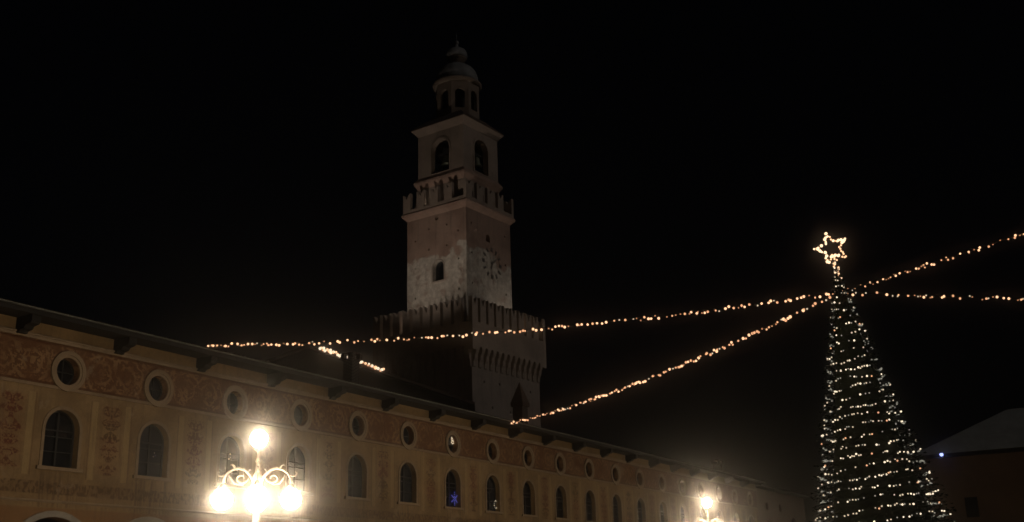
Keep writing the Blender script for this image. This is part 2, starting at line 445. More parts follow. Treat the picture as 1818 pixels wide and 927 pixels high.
for i in range(BAY_FIRST, BAY_LAST + 1):
    x = S0 + 4 * i
    link('wall_bay', bay_me, pal, (x, 0, 0))
    wd = link('window', win_me, pal, (x, 0, 0))
    link('pane', pane_me2 if i in (1, 4, 5, 7, 10) else pane_me, wd); link('casement', case_me, wd)
    oc = link('round_window', ocu_me, pal, (x, 0, 0))
    link('pane', opane_me2 if i in (1, 3, 5, 7) else opane_me, oc); link('glazing_bar', obar_me, oc)
    link('archivolt', archi_me, pal, (x, 0, 0))
    link('column', col_me, pal, (x - 2, 0, 0))
    link('bracket', br_me, pal, (x - 2, 0, 0))
mb = MB(); mb.box(SA, SB, -0.05, 0.02, 10.36, 10.46); mb.box(SA, SB, -0.09, 0.02, 10.46, 10.52)
mb.build('frieze_moulding', m_stone, pal)
mb = MB(); mb.box(SA, SB, -0.05, 0.02, 8.80, 8.90); mb.build('string_course', m_stone, pal)
mb = MB(); mb.prism([(0.02, 5.04), (-0.03, 5.04), (-0.06, 5.08), (-0.06, 5.12), (0.02, 5.14)], SA, SB); mb.build('string_course', m_stone, pal)
mb = MB()
k = 0; yy = -0.84
while yy < 0.0:
    mb.box(SA, SB, yy, min(yy + 0.165, 0.0), 10.935, 10.96 + 0.004 * (k % 2)); yy += 0.17; k += 1
mb.build('soffit', m_timber, pal)
mb = MB(); mb.box(SA, SB, -0.895, -0.85, 10.93, 11.10); mb.build('fascia', m_timber, pal)
g_ = [(-0.95 + 0.05 * math.cos(PI + PI * k / 10), 11.13 + 0.05 * math.sin(PI + PI * k / 10)) for k in range(11)]
g_ = g_ + [(-0.95 + 0.04 * math.cos(PI + PI * k / 10), 11.13 + 0.04 * math.sin(PI + PI * k / 10)) for k in range(10, -1, -1)]
mb = MB(); mb.prism(g_, SA, SB); mb.build('gutter', m_gutter, pal)
# pantiled roof as a corrugated sheet
def tiled_roof(x0, x1, y0, z0, y1, z1, step=0.24):
    m = MB(); n = int((x1 - x0) / step * 6); vs = []; fs = []
    for k in range(n + 1):
        x = x0 + (x1 - x0) * k / n
        h = 0.05 * abs(math.sin(PI * (x - x0) / step))
        vs += [(x, y0, z0 + h), (x, y1, z1 + h)]
    for k in range(n): fs.append((2*k, 2*k+2, 2*k+3, 2*k+1))
    return m.add(vs, fs)
tiled_roof(SA, SB, -0.93, 11.14, 7.0, 13.0).build('roof_slope', m_tile, pal)
tiled_roof(SA, SB, 15.0, 11.14, 7.0, 13.01).build('roof_slope', m_tile, pal)
mb = MB(); mb.prism([(-0.80, 11.0), (14.9, 11.0), (7.0, 12.9)], SA + 0.05, SB - 0.05); mb.build('roof_frame', m_timber, pal)
mb = MB(); mb.box(SA, SB, 4.2, 14.6, 0, 4.6); mb.build('arcade_back_wall', m_brownwall, pal)
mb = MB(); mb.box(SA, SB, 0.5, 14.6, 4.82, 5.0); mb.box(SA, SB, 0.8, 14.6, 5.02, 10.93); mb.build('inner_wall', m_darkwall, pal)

# ------------------------------------------------------------------ chimneys on the palace roof
def chimney(s, depth, z0, z1, wd, label, cap='flat'):
    o = empty('chimney', R_pal @ Vector((s, depth, z0)), PAL_ROT)
    h = z1 - z0; b = wd / 2
    if cap == 'pointed':
        mb = MB(); mb.box(-b * .8, b * .8, -b * .8, b * .8, 0, h * 0.5); mb.build('stack', m_chimney, o)
        mb = MB(); mb.frustum(b, h * 0.5, b * 1.05, h * 0.58); mb.frustum(b * 1.02, h * 0.58, 0.02, h); mb.build('cap', m_tile, o)
    else:
        mb = MB(); mb.box(-b, b, -b, b, 0, h * 0.72); mb.frustum(b, h * .72, b * 1.2, h * 0.78); mb.build('stack', m_chimney, o)
        for sx in (-1, 1):
            for sy in (-1, 1):
                mb = MB(); mb.box(sx * b * .95 - .12, sx * b * .95 + .12, sy * b * .95 - .12, sy * b * .95 + .12, h * .782, h * .9); mb.build('pier', m_chimney, o)
        mb = MB(); mb.frustum(b * 1.25, h * .902, b * 1.2, h * .93); mb.frustum(b * 1.2, h * .93, 0.05, h); mb.build('cap', m_tile, o)
    tag(o, label, 'chimney', 'chimneys on the palace roof')
    return o
chimney(46.15, 5.0, 12.4, 14.75, 0.62, 'dark narrow chimney interrupting the short garland left of the tower')
chimney(66.25, 6.0, 12.7, 16.15, 0.95, 'dark pointed chimney silhouetted against the lit foot of the tower', 'pointed')
chimney(105.6, 6.0, 12.2, 14.4, 0.7, 'small dark chimney on the far house above the far lamp')

# ------------------------------------------------------------------ lights and reflection specks in the windows
def bulb_mesh(r, m, seg=8, rings=5):
    b = MB(); b.sphere((0, 0, 0), r, seg, rings); me = b.mesh('bulb'); me.materials.append(m); return me
m_b1 = emit('warm_bulb_bright', (1.0, 0.54, 0.29), 1.75)
m_b2 = emit('warm_bulb', (1.0, 0.47, 0.23), 1.1)
m_b3 = emit('warm_bulb_dim', (1.0, 0.42, 0.20), 0.5)
m_w1 = emit('white_bulb_bright', (1.0, 0.82, 0.58), 1.4)
m_w2 = emit('white_bulb', (1.0, 0.80, 0.54), 0.7)
m_w3 = emit('white_bulb_dim', (0.95, 0.92, 0.75), 0.25)
m_blue = emit('blue_led', (0.10, 0.14, 1.0), 0.7)
m_lamp_blue = emit('blue_white_led', (0.35, 0.42, 1.0), 3.0)

def orn(name, label, pts, meshes, spine=None):
    """ornament or reflection made of lights behind a window pane's plane, points in palace coordinates (s, depth, z)"""
    c = Vector(pts[0]); o = empty(name, R_pal @ c, PAL_ROT)
    mb = MB(); mb.tube([Vector(p) - c + Vector((0, 0.03, 0)) for p in (spine or pts)], 0.008, 5); mb.build('wire', m_wire, o)
    for k, p in enumerate(pts): link('bulb', meshes[k % len(meshes)], o, Vector(p) - c)
    tag(o, label, 'light ornament')
bl = bulb_mesh(0.022, m_blue); bw = bulb_mesh(0.032, m_w1); bw3 = bulb_mesh(0.03, m_w2)
cx = 48.80
pts = []
for k in range(6):
    a = PI / 2 + k * PI / 3
    for r in (0.1, 0.2, 0.3): pts.append((cx + r * math.cos(a), 0.17, 6.68 + r * math.sin(a) * 1.1))
pts.append((cx, 0.17, 6.68))
orn('window_star', 'blue light star glowing at the foot of an arched window', pts, [bl])
pts = [(52.95 + 0.17 * math.cos(a), 0.17, 6.62 + 0.2 * math.sin(a)) for a in [k * 2 * PI / 11 for k in range(11)]]
orn('window_wreath', 'small wreath of yellowish lights at the foot of an arched window', pts, [bw3, bulb_mesh(0.02, m_w3), bulb_mesh(0.025, m_w3)])
pts = [(48.70 + dx, 0.20, z) for dx, z in ((-.06,9.85),(.06,9.86),(-.09,9.76),(.09,9.75),(0,9.80),(-.07,9.66),(.07,9.66),(-.1,9.57),(.1,9.57),(0,9.53),(0,9.7))]
orn('window_figure', 'small cluster of white lights inside a round window', pts, [bulb_mesh(0.034, m_w2)])
for s_, lab in ((72.02, 'vertical white light string in the arched window left of the far lamp'), (76.02, 'vertical white light string in the arched window nearest the far lamp')):
    pts = [(s_ + 0.04 * math.sin(k * 2.1), 0.14, 6.35 + 0.14 * k) for k in range(8)]
    orn('window_light_string', lab, pts, [bulb_mesh(0.05, m_w1), bulb_mesh(0.04, m_w2), bulb_mesh(0.035, m_w3)])
pts = [(28.62, 0.2, 7.12), (28.67, 0.2, 7.02), (28.58, 0.2, 6.98)]  # reflected outside light in the pane, built as glowing specks
orn('window_reflection', 'tiny bluish reflection made of glowing specks in the second arched window from the left', pts, [bulb_mesh(0.016, m_w3), bulb_mesh(0.01, m_blue)])
pts = [(32.5, 0.2, 7.45), (32.52, 0.2, 7.32), (32.44, 0.2, 7.25), (32.56, 0.2, 7.22)]  # white reflections on the glass, made as small emissive bulbs
orn('window_reflection', 'tiny white reflection made of glowing specks in the arched window behind the near lamp', pts, [bulb_mesh(0.022, m_w2), bulb_mesh(0.012, m_w3)])

# ------------------------------------------------------------------ houses at the far end
h = empty('corner_house', R_pal @ Vector((SB + 0.05, 0.35, 0)), PAL_ROT)
bm = panel([rect(0, 16.5, 0, 10.75), arch_loop(12.2, 6.4, 7.7, 0.9), circ_loop(4.0, 9.3, 0.4), circ_loop(8.0, 9.3, 0.4), arch_loop(4.0, 6.2, 7.4, 0.6), arch_loop(8.0, 6.2, 7.4, 0.6)], 0.3)
mb = MB().bm(bm); mb.box(0.001, 16.499, 0.9, 12, 0, 10.75); mb.build('wall', m_brownwall, h)
for cx_, r_, z_ in ((12.2, 0.95, 7.7), (4.0, 0.65, 7.4), (8.0, 0.65, 7.4)):
    mb = MB(); mb.box(cx_ - r_, cx_ + r_, 0.26, 0.32, 6.0, z_ + r_); mb.build('pane', m_glass, h)
for cx_ in (4.0, 8.0):
    mb = MB(); mb.box(cx_ - .5, cx_ + .5, 0.26, 0.32, 8.85, 9.8); mb.build('pane', m_glass, h)
mb = MB(); mb.prism([(-0.9, 10.78), (-0.9, 10.95), (6.0, 12.6), (12.6, 10.95), (12.6, 10.78)], -0.02, 16.5); mb.build('roof', m_timber, h)
tag(h, 'dim brown house continuing the palace front left of the tree', 'house')

e2 = empty('hip_roofed_house', R_pal @ Vector((109.5, -11.9, 0)), PAL_ROT)
mb = MB(); mb.box(0.8, 16, -30, -0.7, 0, 13.2); mb.build('wall', m_brownwall, e2)
for k in range(4):
    mb = MB(); mb.box(0.74, 0.81, -5.2 - 5 * k, -3.8 - 5 * k, 7.5, 9.6); wn = mb.build('window', m_brownwall, e2)
    mb = MB(); mb.box(0.70, 0.735, -5.05 - 5 * k, -3.95 - 5 * k, 7.65, 9.45); mb.build('pane', m_glass, wn)
mb = MB(); mb.box(0.0, 16.8, -30.8, 0.1, 13.22, 13.5); mb.build('eaves', m_timber, e2)
mb = MB(); mb.add([(-0.1,0.2,13.52),(-0.1,-30.9,13.52),(16.9,-30.9,13.52),(16.9,0.2,13.52),(8.4,-8.0,18.2),(8.4,-22.5,18.2)], [(0,4,5,1),(1,5,2),(2,5,4,3),(3,4,0),(0,1,2,3)])
mb.build('roof', m_greyroof, e2)
tag(e2, 'house with pale hipped roof and dark eaves right of the tree', 'house')
bl_ = empty('eaves_lamp', R_pal @ Vector((109.30, -14.55, 13.50)), PAL_ROT)
mb = MB(); mb.lathe([(0.10, 0.0), (0.12, 0.10), (0.05, 0.16)], 10); mb.build('lamp_housing', m_black, bl_)
mb = MB(); mb.sphere((0, 0, -0.08), 0.17, 10, 6); mb.build('lens', m_lamp_blue, bl_)
tag(bl_, 'small blue white lamp on the eaves right of the tree', 'lamp')

# ------------------------------------------------------------------ the tall tower
TWR = Vector((-5.2, 103.65, 0.0)); T_ROT = math.radians(55.312)
tw = empty('castle_tower', TWR, T_ROT)
tag(tw, 'tall stepped brick bell tower with battlements, clock and onion domes', 'tower')
def rz(k): return Matrix.Rotation(-k * PI / 2, 4, 'Z')      # side 0 = right face, side 1 = left face

def shaft(L, z0, z1, holes_by_side, depth, mat, name, inner=True):
    m = MB()
    for k in range(4):
        bm = panel([rect(-L / 2, L / 2, z0, z1)] + holes_by_side.get(k, []), depth)
        m.bm(bm, rz(k) @ Matrix.Translation((0, -L / 2, 0))); bm.free()
    return m.build(name, mat, tw)

# foot of the tower
LB = 10.8
shaft(LB, 0, 23.9, {0: [arch_loop(0.5, 12.0, 14.2, 0.9)] + [rect(x - .1, x + .1, z - .11, z + .11) for x, z in ((-3.6, 20.4), (-1.2, 20.5), (1.4, 20.35), (3.8, 20.45), (-2.4, 18.2), (0.4, 18.1), (2.9, 18.3))]}, 0.6, m_brick, 'lower_shaft')
# corbels
prof = [(0.0, 0.0), (-0.12, 0.12), (-0.16, 0.55), (-0.30, 0.75), (-0.34, 1.15), (-0.47, 1.35), (-0.52, 2.1), (0.0, 2.1)]
mb = MB(); mb.prism([(y, z + 21.5) for y, z in prof], -0.19, 0.19); cor_me = mb.mesh('corbel'); cor_me.materials.append(m_brick)
LT = 11.9
def place(name, me, side, x, y):
    o = link(name, me, tw); p = rz(side) @ Vector((x, y, 0)); o.location = p; o.rotation_euler = (0, 0, -side * PI / 2); return o
NC = 13
for sd in range(4):
    for k in range(NC):
        place('corbel', cor_me, sd, -LB / 2 + 0.25 + (LB - 0.5) * k / (NC - 1), -LB / 2 + 0.001)
# parapet carried on little arches
m = MB()
for sd in range(4):
    out = [(-LT / 2, 23.0), (-LT / 2, 25.6), (LT / 2, 25.6), (LT / 2, 23.0)]
    stp = (LB - 0.5) / (NC - 1); xs = [-LB / 2 + 0.25 + stp * k for k in range(NC)]
    low = [(LT / 2 - 0.01, 23.0)]
    for k in range(NC - 1, 0, -1):
        mid = (xs[k] + xs[k - 1]) / 2; r = (stp - 0.38) / 2
        low += [(mid + r * math.cos(a), 23.0 + 0.02 + r * 1.4 * math.sin(a)) for a in [PI * q / 6 for q in range(7)]]
    loop = [(-LT / 2, 25.6), (-LT / 2, 23.0)] + low[::-1] + [(LT / 2, 23.0), (LT / 2, 25.6)]
    lp = []
    for q in loop:
        if not lp or (abs(q[0] - lp[-1][0]) + abs(q[1] - lp[-1][1])) > 1e-4: lp.append(q)
    bm = panel([lp], 0.4)
    m.bm(bm, rz(sd) @ Matrix.Translation((0, -LT / 2, 0))); bm.free()
    m.box(-LT / 2 + 0.02, LT / 2 - 0.02, -LT / 2 + 0.45, -LT / 2 + 0.5, 23.6, 25.59, rz(sd))
m.build('parapet', m_brick, tw)
mb = MB(); mb.box(-LT/2 + .5, LT/2 - .5, -LT/2 + .5, LT/2 - .5, 24.6, 24.8); mb.build('terrace_floor', m_brick, tw)

def merlon_mesh(w_, h_, z0, th, name='merlon', mat=m_brick):
    hw = w_ / 2
    pr = [(-hw, 0), (hw, 0), (hw, h_), (hw * 0.55, h_ * 0.93), (0.0, h_ * 0.66), (-hw * 0.55, h_ * 0.93), (-hw, h_)]
    b = MB(); b.prism([(x, z + z0) for x, z in pr], 0.0, th, axis='y'); me = b.mesh(name); me.materials.append(mat); return me
me_m = merlon_mesh(0.86, 2.3, 25.601, 0.45)
NM = 9
for sd in range(4):
    for k in range(NM):
        x = -LT / 2 + 0.43 + (LT - 0.86) * k / NM
        place('merlon', me_m, sd, x, -LT / 2)

# clock stage
LC = 7.3
def putlogs(xs, zs): return [rect(x - 0.09, x + 0.09, z - 0.10, z + 0.10) for z in zs for x in xs]
cw = [arch_loop(0.25, 30.85, 32.2, 0.68)] + putlogs((-2.6, 2.7), (29.6, 32.6, 35.4)) + putlogs((-0.9, 1.3), (34.2, 36.3))
shaft(LC, 24.7, 37.9, {1: cw + [circ_loop(0.07, 37.2, 0.22, 10)], 0: [arch_loop(-0.15, 34.9, 35.35, 0.32, 8)] + putlogs((-2.8, 2.7), (30.2, 33.2, 36.2))}, 0.5, m_clockwall, 'clock_stage')
mb = MB(); mb.box(-0.5, 1.0, 0.45, 0.5, 30.7, 33.0, rz(1) @ Matrix.Translation((0, -LC / 2, 0))); mb.build('window_pane', m_glass, tw)
mb = MB(); mb.box(-0.5, 0.2, 0.45, 0.5, 34.8, 35.8, rz(0) @ Matrix.Translation((0, -LC / 2, 0))); mb.build('window_pane', m_glass, tw)
mb = MB(); strip(mb, arch_loop(0.25, 30.85, 32.2, 0.69), arch_loop(0.25, 30.72, 32.2, 0.82), -0.06, 0.03, rz(1) @ Matrix.Translation((0, -LC / 2, 0))); mb.build('window_surround', m_brick, tw)
# clock
ck = empty('clock', (0, 0, 0), 0, tw)
cm = simple('clock_paint', (0.10, 0.085, 0.075), None, 6.0, 0.7)
CX_, CZ_ = 0.42, 32.85
for k in range(12):
    a = k * PI / 6
    T = Matrix.Translation((CX_, -LC / 2, CZ_)) @ Matrix.Rotation(a, 4, 'Y')
    b = MB(); b.box(-0.10 if k % 3 else -0.16, 0.10 if k % 3 else 0.16, -0.05, -0.005, 1.18, 1.58, T); b.build('hour_mark', cm, ck)
for a, l_, w_ in ((math.radians(200), 0.75, 0.08), (math.radians(52), 1.1, 0.06)):
    T = Matrix.Translation((CX_, -LC / 2, CZ_)) @ Matrix.Rotation(a, 4, 'Y')
    b = MB(); b.add([(-w_, -0.09, -0.2), (w_, -0.09, -0.2), (w_ * 1.3, -0.09, l_ * .7), (0, -0.09, l_), (-w_ * 1.3, -0.09, l_ * .7)] + [(-w_, -0.06, -0.2), (w_, -0.06, -0.2), (w_ * 1.3, -0.06, l_ * .7), (0, -0.06, l_), (-w_ * 1.3, -0.06, l_ * .7)],
              [(0,1,2,3,4),(9,8,7,6,5),(0,5,6,1),(1,6,7,2),(2,7,8,3),(3,8,9,4),(4,9,5,0)], T); b.build('hand', cm, ck)
b = MB(); b.lathe([(0.12, 0), (0.12, 0.11)], 12, Matrix.Translation((CX_, -LC / 2, CZ_)) @ Matrix.Rotation(PI / 2, 4, 'X')); b.build('hub', cm, ck)
# cornice and upper battlement
mb = MB(); h0 = LC / 2
mb.frustum(h0 + 0.01, 37.6, h0 + 0.28, 37.95); mb.frustum(h0 + 0.34, 37.952, h0 + 0.44, 38.2); mb.frustum(h0 + 0.42, 38.2, h0 + 0.30, 38.4); mb.build('cornice', m_clockwall, tw)
LU = 7.9
me_u = merlon_mesh(0.95, 1.72, 38.702, 0.34, 'merlon', m_belfry)
m = MB()
for sd in range(4): m.box(-LU / 2 + .35 if sd % 2 else -LU / 2, LU / 2 - .35 if sd % 2 else LU / 2, -LU / 2, -LU / 2 + 0.34, 38.402, 38.70, rz(sd))
m.build('upper_parapet', m_belfry, tw)
for sd in range(4):
    for k in range(4):
        place('merlon', me_u, sd, -LU / 2 + 0.475 + (LU - 0.95) * k / 4, -LU / 2)
# belfry
LF = 5.75
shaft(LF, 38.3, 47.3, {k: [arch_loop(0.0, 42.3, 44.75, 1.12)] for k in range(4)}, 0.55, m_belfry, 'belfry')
mb = MB(); hb = LF / 2; mb.frustum(hb + 0.02, 41.0, hb + 0.30, 41.5); mb.frustum(hb + 0.32, 41.502, hb + 0.34, 41.72); mb.frustum(hb + 0.33, 41.722, hb + 0.05, 42.15); mb.build('ledge', m_clockwall, tw)
for k in range(4):
    mb = MB(); strip(mb, arch_loop(0, 42.3, 44.75, 1.13), arch_loop(0, 42.18, 44.75, 1.34), -0.08, 0.03, rz(k) @ Matrix.Translation((0, -LF / 2, 0))); mb.build('arch_surround', m_belfry, tw)
mb = MB(); mb.box(-hb + .1, hb - .1, -hb + .1, hb - .1, 41.9, 42.05); mb.box(-hb + .1, hb - .1, -hb + .1, hb - .1, 46.9, 47.1); mb.box(-1.1, 1.1, -1.1, 1.1, 42.05, 46.9); mb.build('belfry_core', m_timber, tw)
for k, (bx_, bz_) in enumerate(((0.2, 43.3), (0.3, 43.2), (0, 43.3), (0, 43.3))):
    bell = MB(); bell.lathe([(0.62, 0), (0.56, 0.12), (0.42, 0.45), (0.36, 0.8), (0.27, 0.98), (0.08, 1.05), (0.06, 1.25)], 14, rz(k) @ Matrix.Translation((bx_, -LF / 2 + 0.75, bz_)))
    bb = bell.build('bell', m_bronze, tw)
    yb = MB(); yb.box(bx_ - 1.1, bx_ + 0.9, -LF / 2 + 0.65, -LF / 2 + 0.85, bz_ + 1.22, bz_ + 1.42, rz(k)); yb.build('yoke', m_timber, bb)
# eaves and roof
he = 3.42
mb = MB(); mb.frustum(hb + 0.05, 46.75, hb + 0.32, 47.15); mb.frustum(hb + 0.34, 47.152, he - 0.02, 47.38); mb.build('upper_cornice', m_belfry, tw)
mb = MB(); mb.frustum(he, 47.385, he - 0.02, 47.5); mb.frustum(he - 0.02, 47.502, 2.1, 48.75); mb.build('belfry_roof', m_tile, tw)
# octagonal lantern
m = MB(); ro = 2.32
side = 2 * ro * math.sin(PI / 8)
for k in range(8):
    bm = panel([rect(-side / 2, side / 2, 48.5, 52.4), arch_loop(0, 49.4, 51.1, 0.5, 8)], 0.3)
    m.bm(bm, Matrix.Rotation(k * PI / 4, 4, 'Z') @ Matrix.Translation((0, -ro * math.cos(PI / 8), 0))); bm.free()
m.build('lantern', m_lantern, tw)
mb = MB(); mb.lathe([(1.4, 48.5), (1.4, 52.3)], 8, None, False); mb.build('lantern_core', m_timber, tw)
mb = MB(); mb.lathe([(2.35, 52.402), (2.55, 52.55), (2.6, 52.75), (2.4, 52.85)], 16); mb.build('lantern_cornice', m_lantern, tw)
mb = MB(); mb.lathe([(2.12, 52.86), (2.2, 53.2), (2.2, 53.6), (2.05, 54.1), (1.75, 54.55), (1.3, 54.9), (0.95, 55.08), (0.8, 55.2)], 20); mb.build('dome', m_dome, tw)
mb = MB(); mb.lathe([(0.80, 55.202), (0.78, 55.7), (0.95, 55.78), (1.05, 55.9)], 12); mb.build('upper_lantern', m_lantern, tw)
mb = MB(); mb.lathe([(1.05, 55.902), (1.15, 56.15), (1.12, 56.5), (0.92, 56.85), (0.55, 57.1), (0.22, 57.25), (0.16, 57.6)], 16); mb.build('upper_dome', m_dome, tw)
mb = MB(); mb.sphere((0, 0, 57.8), 0.26, 12, 8); mb.tube([(0, 0, 57.95), (0, 0, 59.0)], [0.05, 0.02], 6); mb.build('finial', m_dome, tw)

# floodlights that stand on the two terraces
R_tw = Matrix.Translation(TWR) @ Matrix.Rotation(T_ROT, 4, 'Z')
def flood(lx, ly, z, aim, watts, label, size=80, spread=0.7):
    R = R_tw
    o = empty('flood_lamp', R @ Vector((lx, ly, z)))
    d = ((R @ Vector(aim)) - (R @ Vector((lx, ly, z + 0.35)))).normalized()
    q = d.to_track_quat('-Z', 'Y').to_matrix().to_4x4()
    T = Matrix.Translation((0, 0, 0.35)) @ q
    mb = MB(); mb.box(-0.22, 0.22, -0.15, 0.15, 0.0, 0.14, T); mb.build('lamp_housing', m_black, o)
    mb = MB(); mb.box(-0.05, 0.05, -0.05, 0.05, 0.0, 0.3); mb.box(-0.2, 0.2, -0.2, 0.2, 0, 0.03); mb.build('stand', m_black, o)
    mb = MB(); mb.add([(-0.19, -0.12, -0.01), (0.19, -0.12, -0.01), (0.19, 0.12, -0.01), (-0.19, 0.12, -0.01)], [(0, 1, 2, 3)], T); mb.build('lens', emit('flood_lens', (1.0, 0.84, 0.66), 4.0), o)
    l = bpy.data.lights.new('flood_beam', 'SPOT'); l.energy = watts; l.spot_size = math.radians(size); l.spot_blend = spread; l.color = (1.0, 0.84, 0.70); l.shadow_soft_size = 0.12
    lo = bpy.data.objects.new('flood_beam', l); col.objects.link(lo); lo.parent = o
    lo.location = Vector((0, 0, 0.35)) + d * 0.08; lo.rotation_euler = d.to_track_quat('-Z', 'Y').to_euler()
    tag(o, label, 'floodlight', 'floodlights on the tower terraces')
flood(-LC/2 - 1.7, 2.6, 24.8, (-LC/2, 1.2, 30.5), 330, 'small floodlight behind the lower battlement below the arched tower window', 110, 1.0)
flood(2.9, -LC/2 - 1.5, 24.8, (2.4, -LC/2, 29.5), 380, 'small floodlight behind the lower battlement below the clock', 110, 1.0)
flood(-LF/2 - 0.72, 1.2, 38.45, (-LF/2, 0.2, 42.5), 14, 'small floodlight behind the upper battlement, left side of the belfry', 110, 1.0)
flood(1.6, -LF/2 - 0.72, 38.45, (0.6, -LF/2, 42.5), 8, 'small floodlight behind the upper battlement, clock side of the belfry', 110, 1.0)

# ------------------------------------------------------------------ dark castle wing left of the tower
cwg = empty('castle_wing', (-16.4, 84.6, 0), math.radians(2))
mb = MB()
mb.add([(-9, 0, 0), (12.6, 0, 0), (12.6, 0, 16.3), (0, 0, 20.9), (-9, 0, 17.6)] + [(-9, 9, 0), (12.6, 9, 0), (12.6, 9, 16.3), (0, 9, 20.9), (-9, 9, 17.6)],
       [(0,1,2,3,4),(9,8,7,6,5),(0,5,6,1),(1,6,7,2),(4,9,5,0)])
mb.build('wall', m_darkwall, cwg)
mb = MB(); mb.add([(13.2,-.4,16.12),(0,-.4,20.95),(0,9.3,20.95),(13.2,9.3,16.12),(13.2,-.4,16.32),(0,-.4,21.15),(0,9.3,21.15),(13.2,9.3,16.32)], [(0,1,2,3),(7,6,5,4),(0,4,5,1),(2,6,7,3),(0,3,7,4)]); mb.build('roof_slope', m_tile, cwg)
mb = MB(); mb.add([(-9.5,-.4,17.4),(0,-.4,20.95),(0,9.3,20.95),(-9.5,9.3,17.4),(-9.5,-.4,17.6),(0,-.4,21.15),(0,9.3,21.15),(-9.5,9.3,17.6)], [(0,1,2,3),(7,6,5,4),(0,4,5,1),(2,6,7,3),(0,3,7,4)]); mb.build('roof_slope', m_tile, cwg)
tag(cwg, 'dark gabled wing below the left side of the tower', 'building')

q_ = R_tw.inverted() @ Vector((-13.5, 85.5, 20.2))  # extra unseen lamp, added as fill for the belfry's left face
flood(q_.x, q_.y, q_.z, (-3.0, 0.3, 41.0), 5600, 'unseen floodlight added on the dark wing roof to brighten the belfry', 62, 1.0)

# ------------------------------------------------------------------ lamp posts with five globes
def lamp_post():
    o = empty('street_lamp')
    mb = MB(); mb.lathe([(0.34,0),(0.34,0.18),(0.27,0.25),(0.24,0.6),(0.17,0.75),(0.13,0.95),(0.11,1.1),(0.085,2.6),(0.11,2.65),(0.08,2.72),(0.065,4.3),(0.11,4.36),(0.14,4.46),(0.10,4.56),(0.06,4.62),(0.045,4.85),(0.07,4.9),(0.035,4.98),(0.03,5.12),(0.09,5.16),(0.11,5.22)], 14)
    mb.build('post', m_iron, o)
    for k in range(4):
        T = Matrix.Rotation(k * PI / 2, 4, 'Z')
        mb = MB()
        arc_ = [(0.10, 0, 4.44), (0.18, 0, 4.58), (0.30, 0, 4.69), (0.44, 0, 4.73), (0.58, 0, 4.70), (0.70, 0, 4.62), (0.77, 0, 4.50), (0.79, 0, 4.36)]
        mb.tube(arc_, [0.032,0.032,0.03,0.03,0.028,0.028,0.026,0.024], 6, T)
        # inner scroll
        sp = []
        for q in range(17):
            a = PI * 0.95 + q * 0.42; r = 0.135 * (1 - q / 22.0)
            sp.append((0.36 + r * math.cos(a) * 1.25, 0, 4.50 + r * math.sin(a)))
        mb.tube(sp, 0.02, 5, T)
        mb.tube([(0.26, 0, 4.42), (0.38, 0, 4.35), (0.52, 0, 4.37), (0.60, 0, 4.48), (0.66, 0, 4.60)], 0.018, 5, T)
        # curl at the tip and leaf on the back
        mb.tube([(0.74, 0, 4.57), (0.82, 0, 4.54), (0.89, 0, 4.56), (0.92, 0, 4.61), (0.90, 0, 4.65), (0.87, 0, 4.64)], [0.022,0.02,0.018,0.016,0.015,0.015], 5, T)
        mb.tube([(0.52, 0, 4.72), (0.56, 0, 4.79), (0.60, 0, 4.82), (0.63, 0, 4.80)], [0.026,0.022,0.018,0.012], 5, T)
        mb.tube([(0.22, 0, 4.62), (0.20, 0, 4.69), (0.16, 0, 4.71)], [0.02,0.017,0.012], 5, T)
        arm = mb.build('arm', m_iron, o)
        mb = MB(); mb.lathe([(0.10, 4.22), (0.13, 4.25), (0.07, 4.32), (0.03, 4.37)], 12, T @ Matrix.Translation((0.79, 0, 0))); mb.build('gallery', m_iron, arm)
        mb = MB(); mb.sphere((0.79, 0, 4.01), 0.24, 18, 12, T); mb.build('globe', m_globe, o)
    mb = MB(); mb.sphere((0, 0, 5.43), 0.205, 18, 12); mb.build('globe', m_globe, o)
    return o
lp = lamp_post()
spots = [(19.73, 13.23, 13.2, 'near ornate lamp post with five glowing globes in front of the palace'),
         (46.89, 14.31, 40.0, 'far lamp post with glowing globes at the foot of the palace beside the tree')]
spots += [(74.05, 14.6, 25.0, 'unseen lamp post with five globes added farther along the square to light the palace end')]  # out-of-view post added to brighten the far palace front
for i, (s_, off, a, lab) in enumerate(spots):
    o = lp if i == 0 else copy_tree(lp)
    o.location = P(s_, off, 0.004); o.rotation_euler = (0, 0, math.radians(a))
    tag(o, lab, 'street lamp', 'lamp posts on the square')

# ------------------------------------------------------------------ christmas tree
TB, TT = Vector((11.91, 36.36, 0.0)), Vector((11.91 - 0.056 * 13, 36.36 + 0.0172 * 13, 13.0))
tree = empty('christmas_tree', TB)
tree.rotation_euler = (TT - TB).to_track_quat('Z', 'Y').to_euler()
bpy.context.view_layer.update()
TREE_M = Matrix.Translation(TB) @ (TT - TB).to_track_quat('Z', 'Y').to_matrix().to_4x4()
tag(tree, 'tall dark conical fir tree wound with rows of white fairy lights', 'tree')
ZT = 12.45; KR = 0.236
mb = MB(); mb.tube([(0, 0, 0), (0.02, 0, 3), (0, 0.02, 7), (0, 0, 11), (0, 0, 12.6)], [0.22, 0.19, 0.13, 0.06, 0.02], 8); mb.build('trunk', m_bark, tree)
s = NT('fir_needles')
rn = s.node('ShaderNodeTexCoord'); nz = s.noise(rn.outputs['Object'], 2.0, 3.0)
s.link(s.mix(s.step(nz, 0.35, 0.65), c4((0.014, 0.020, 0.011)), c4((0.028, 0.036, 0.018))), s.b.inputs['Base Color']); s.b.inputs['Roughness'].default_value = 0.9
s.b.inputs['Specular IOR Level'].default_value = 0.1
m_fir = s.m
mb = MB(); rng = random.Random(3)
def rad(z): return max(0.05, KR * (ZT - z))
NB = 2300
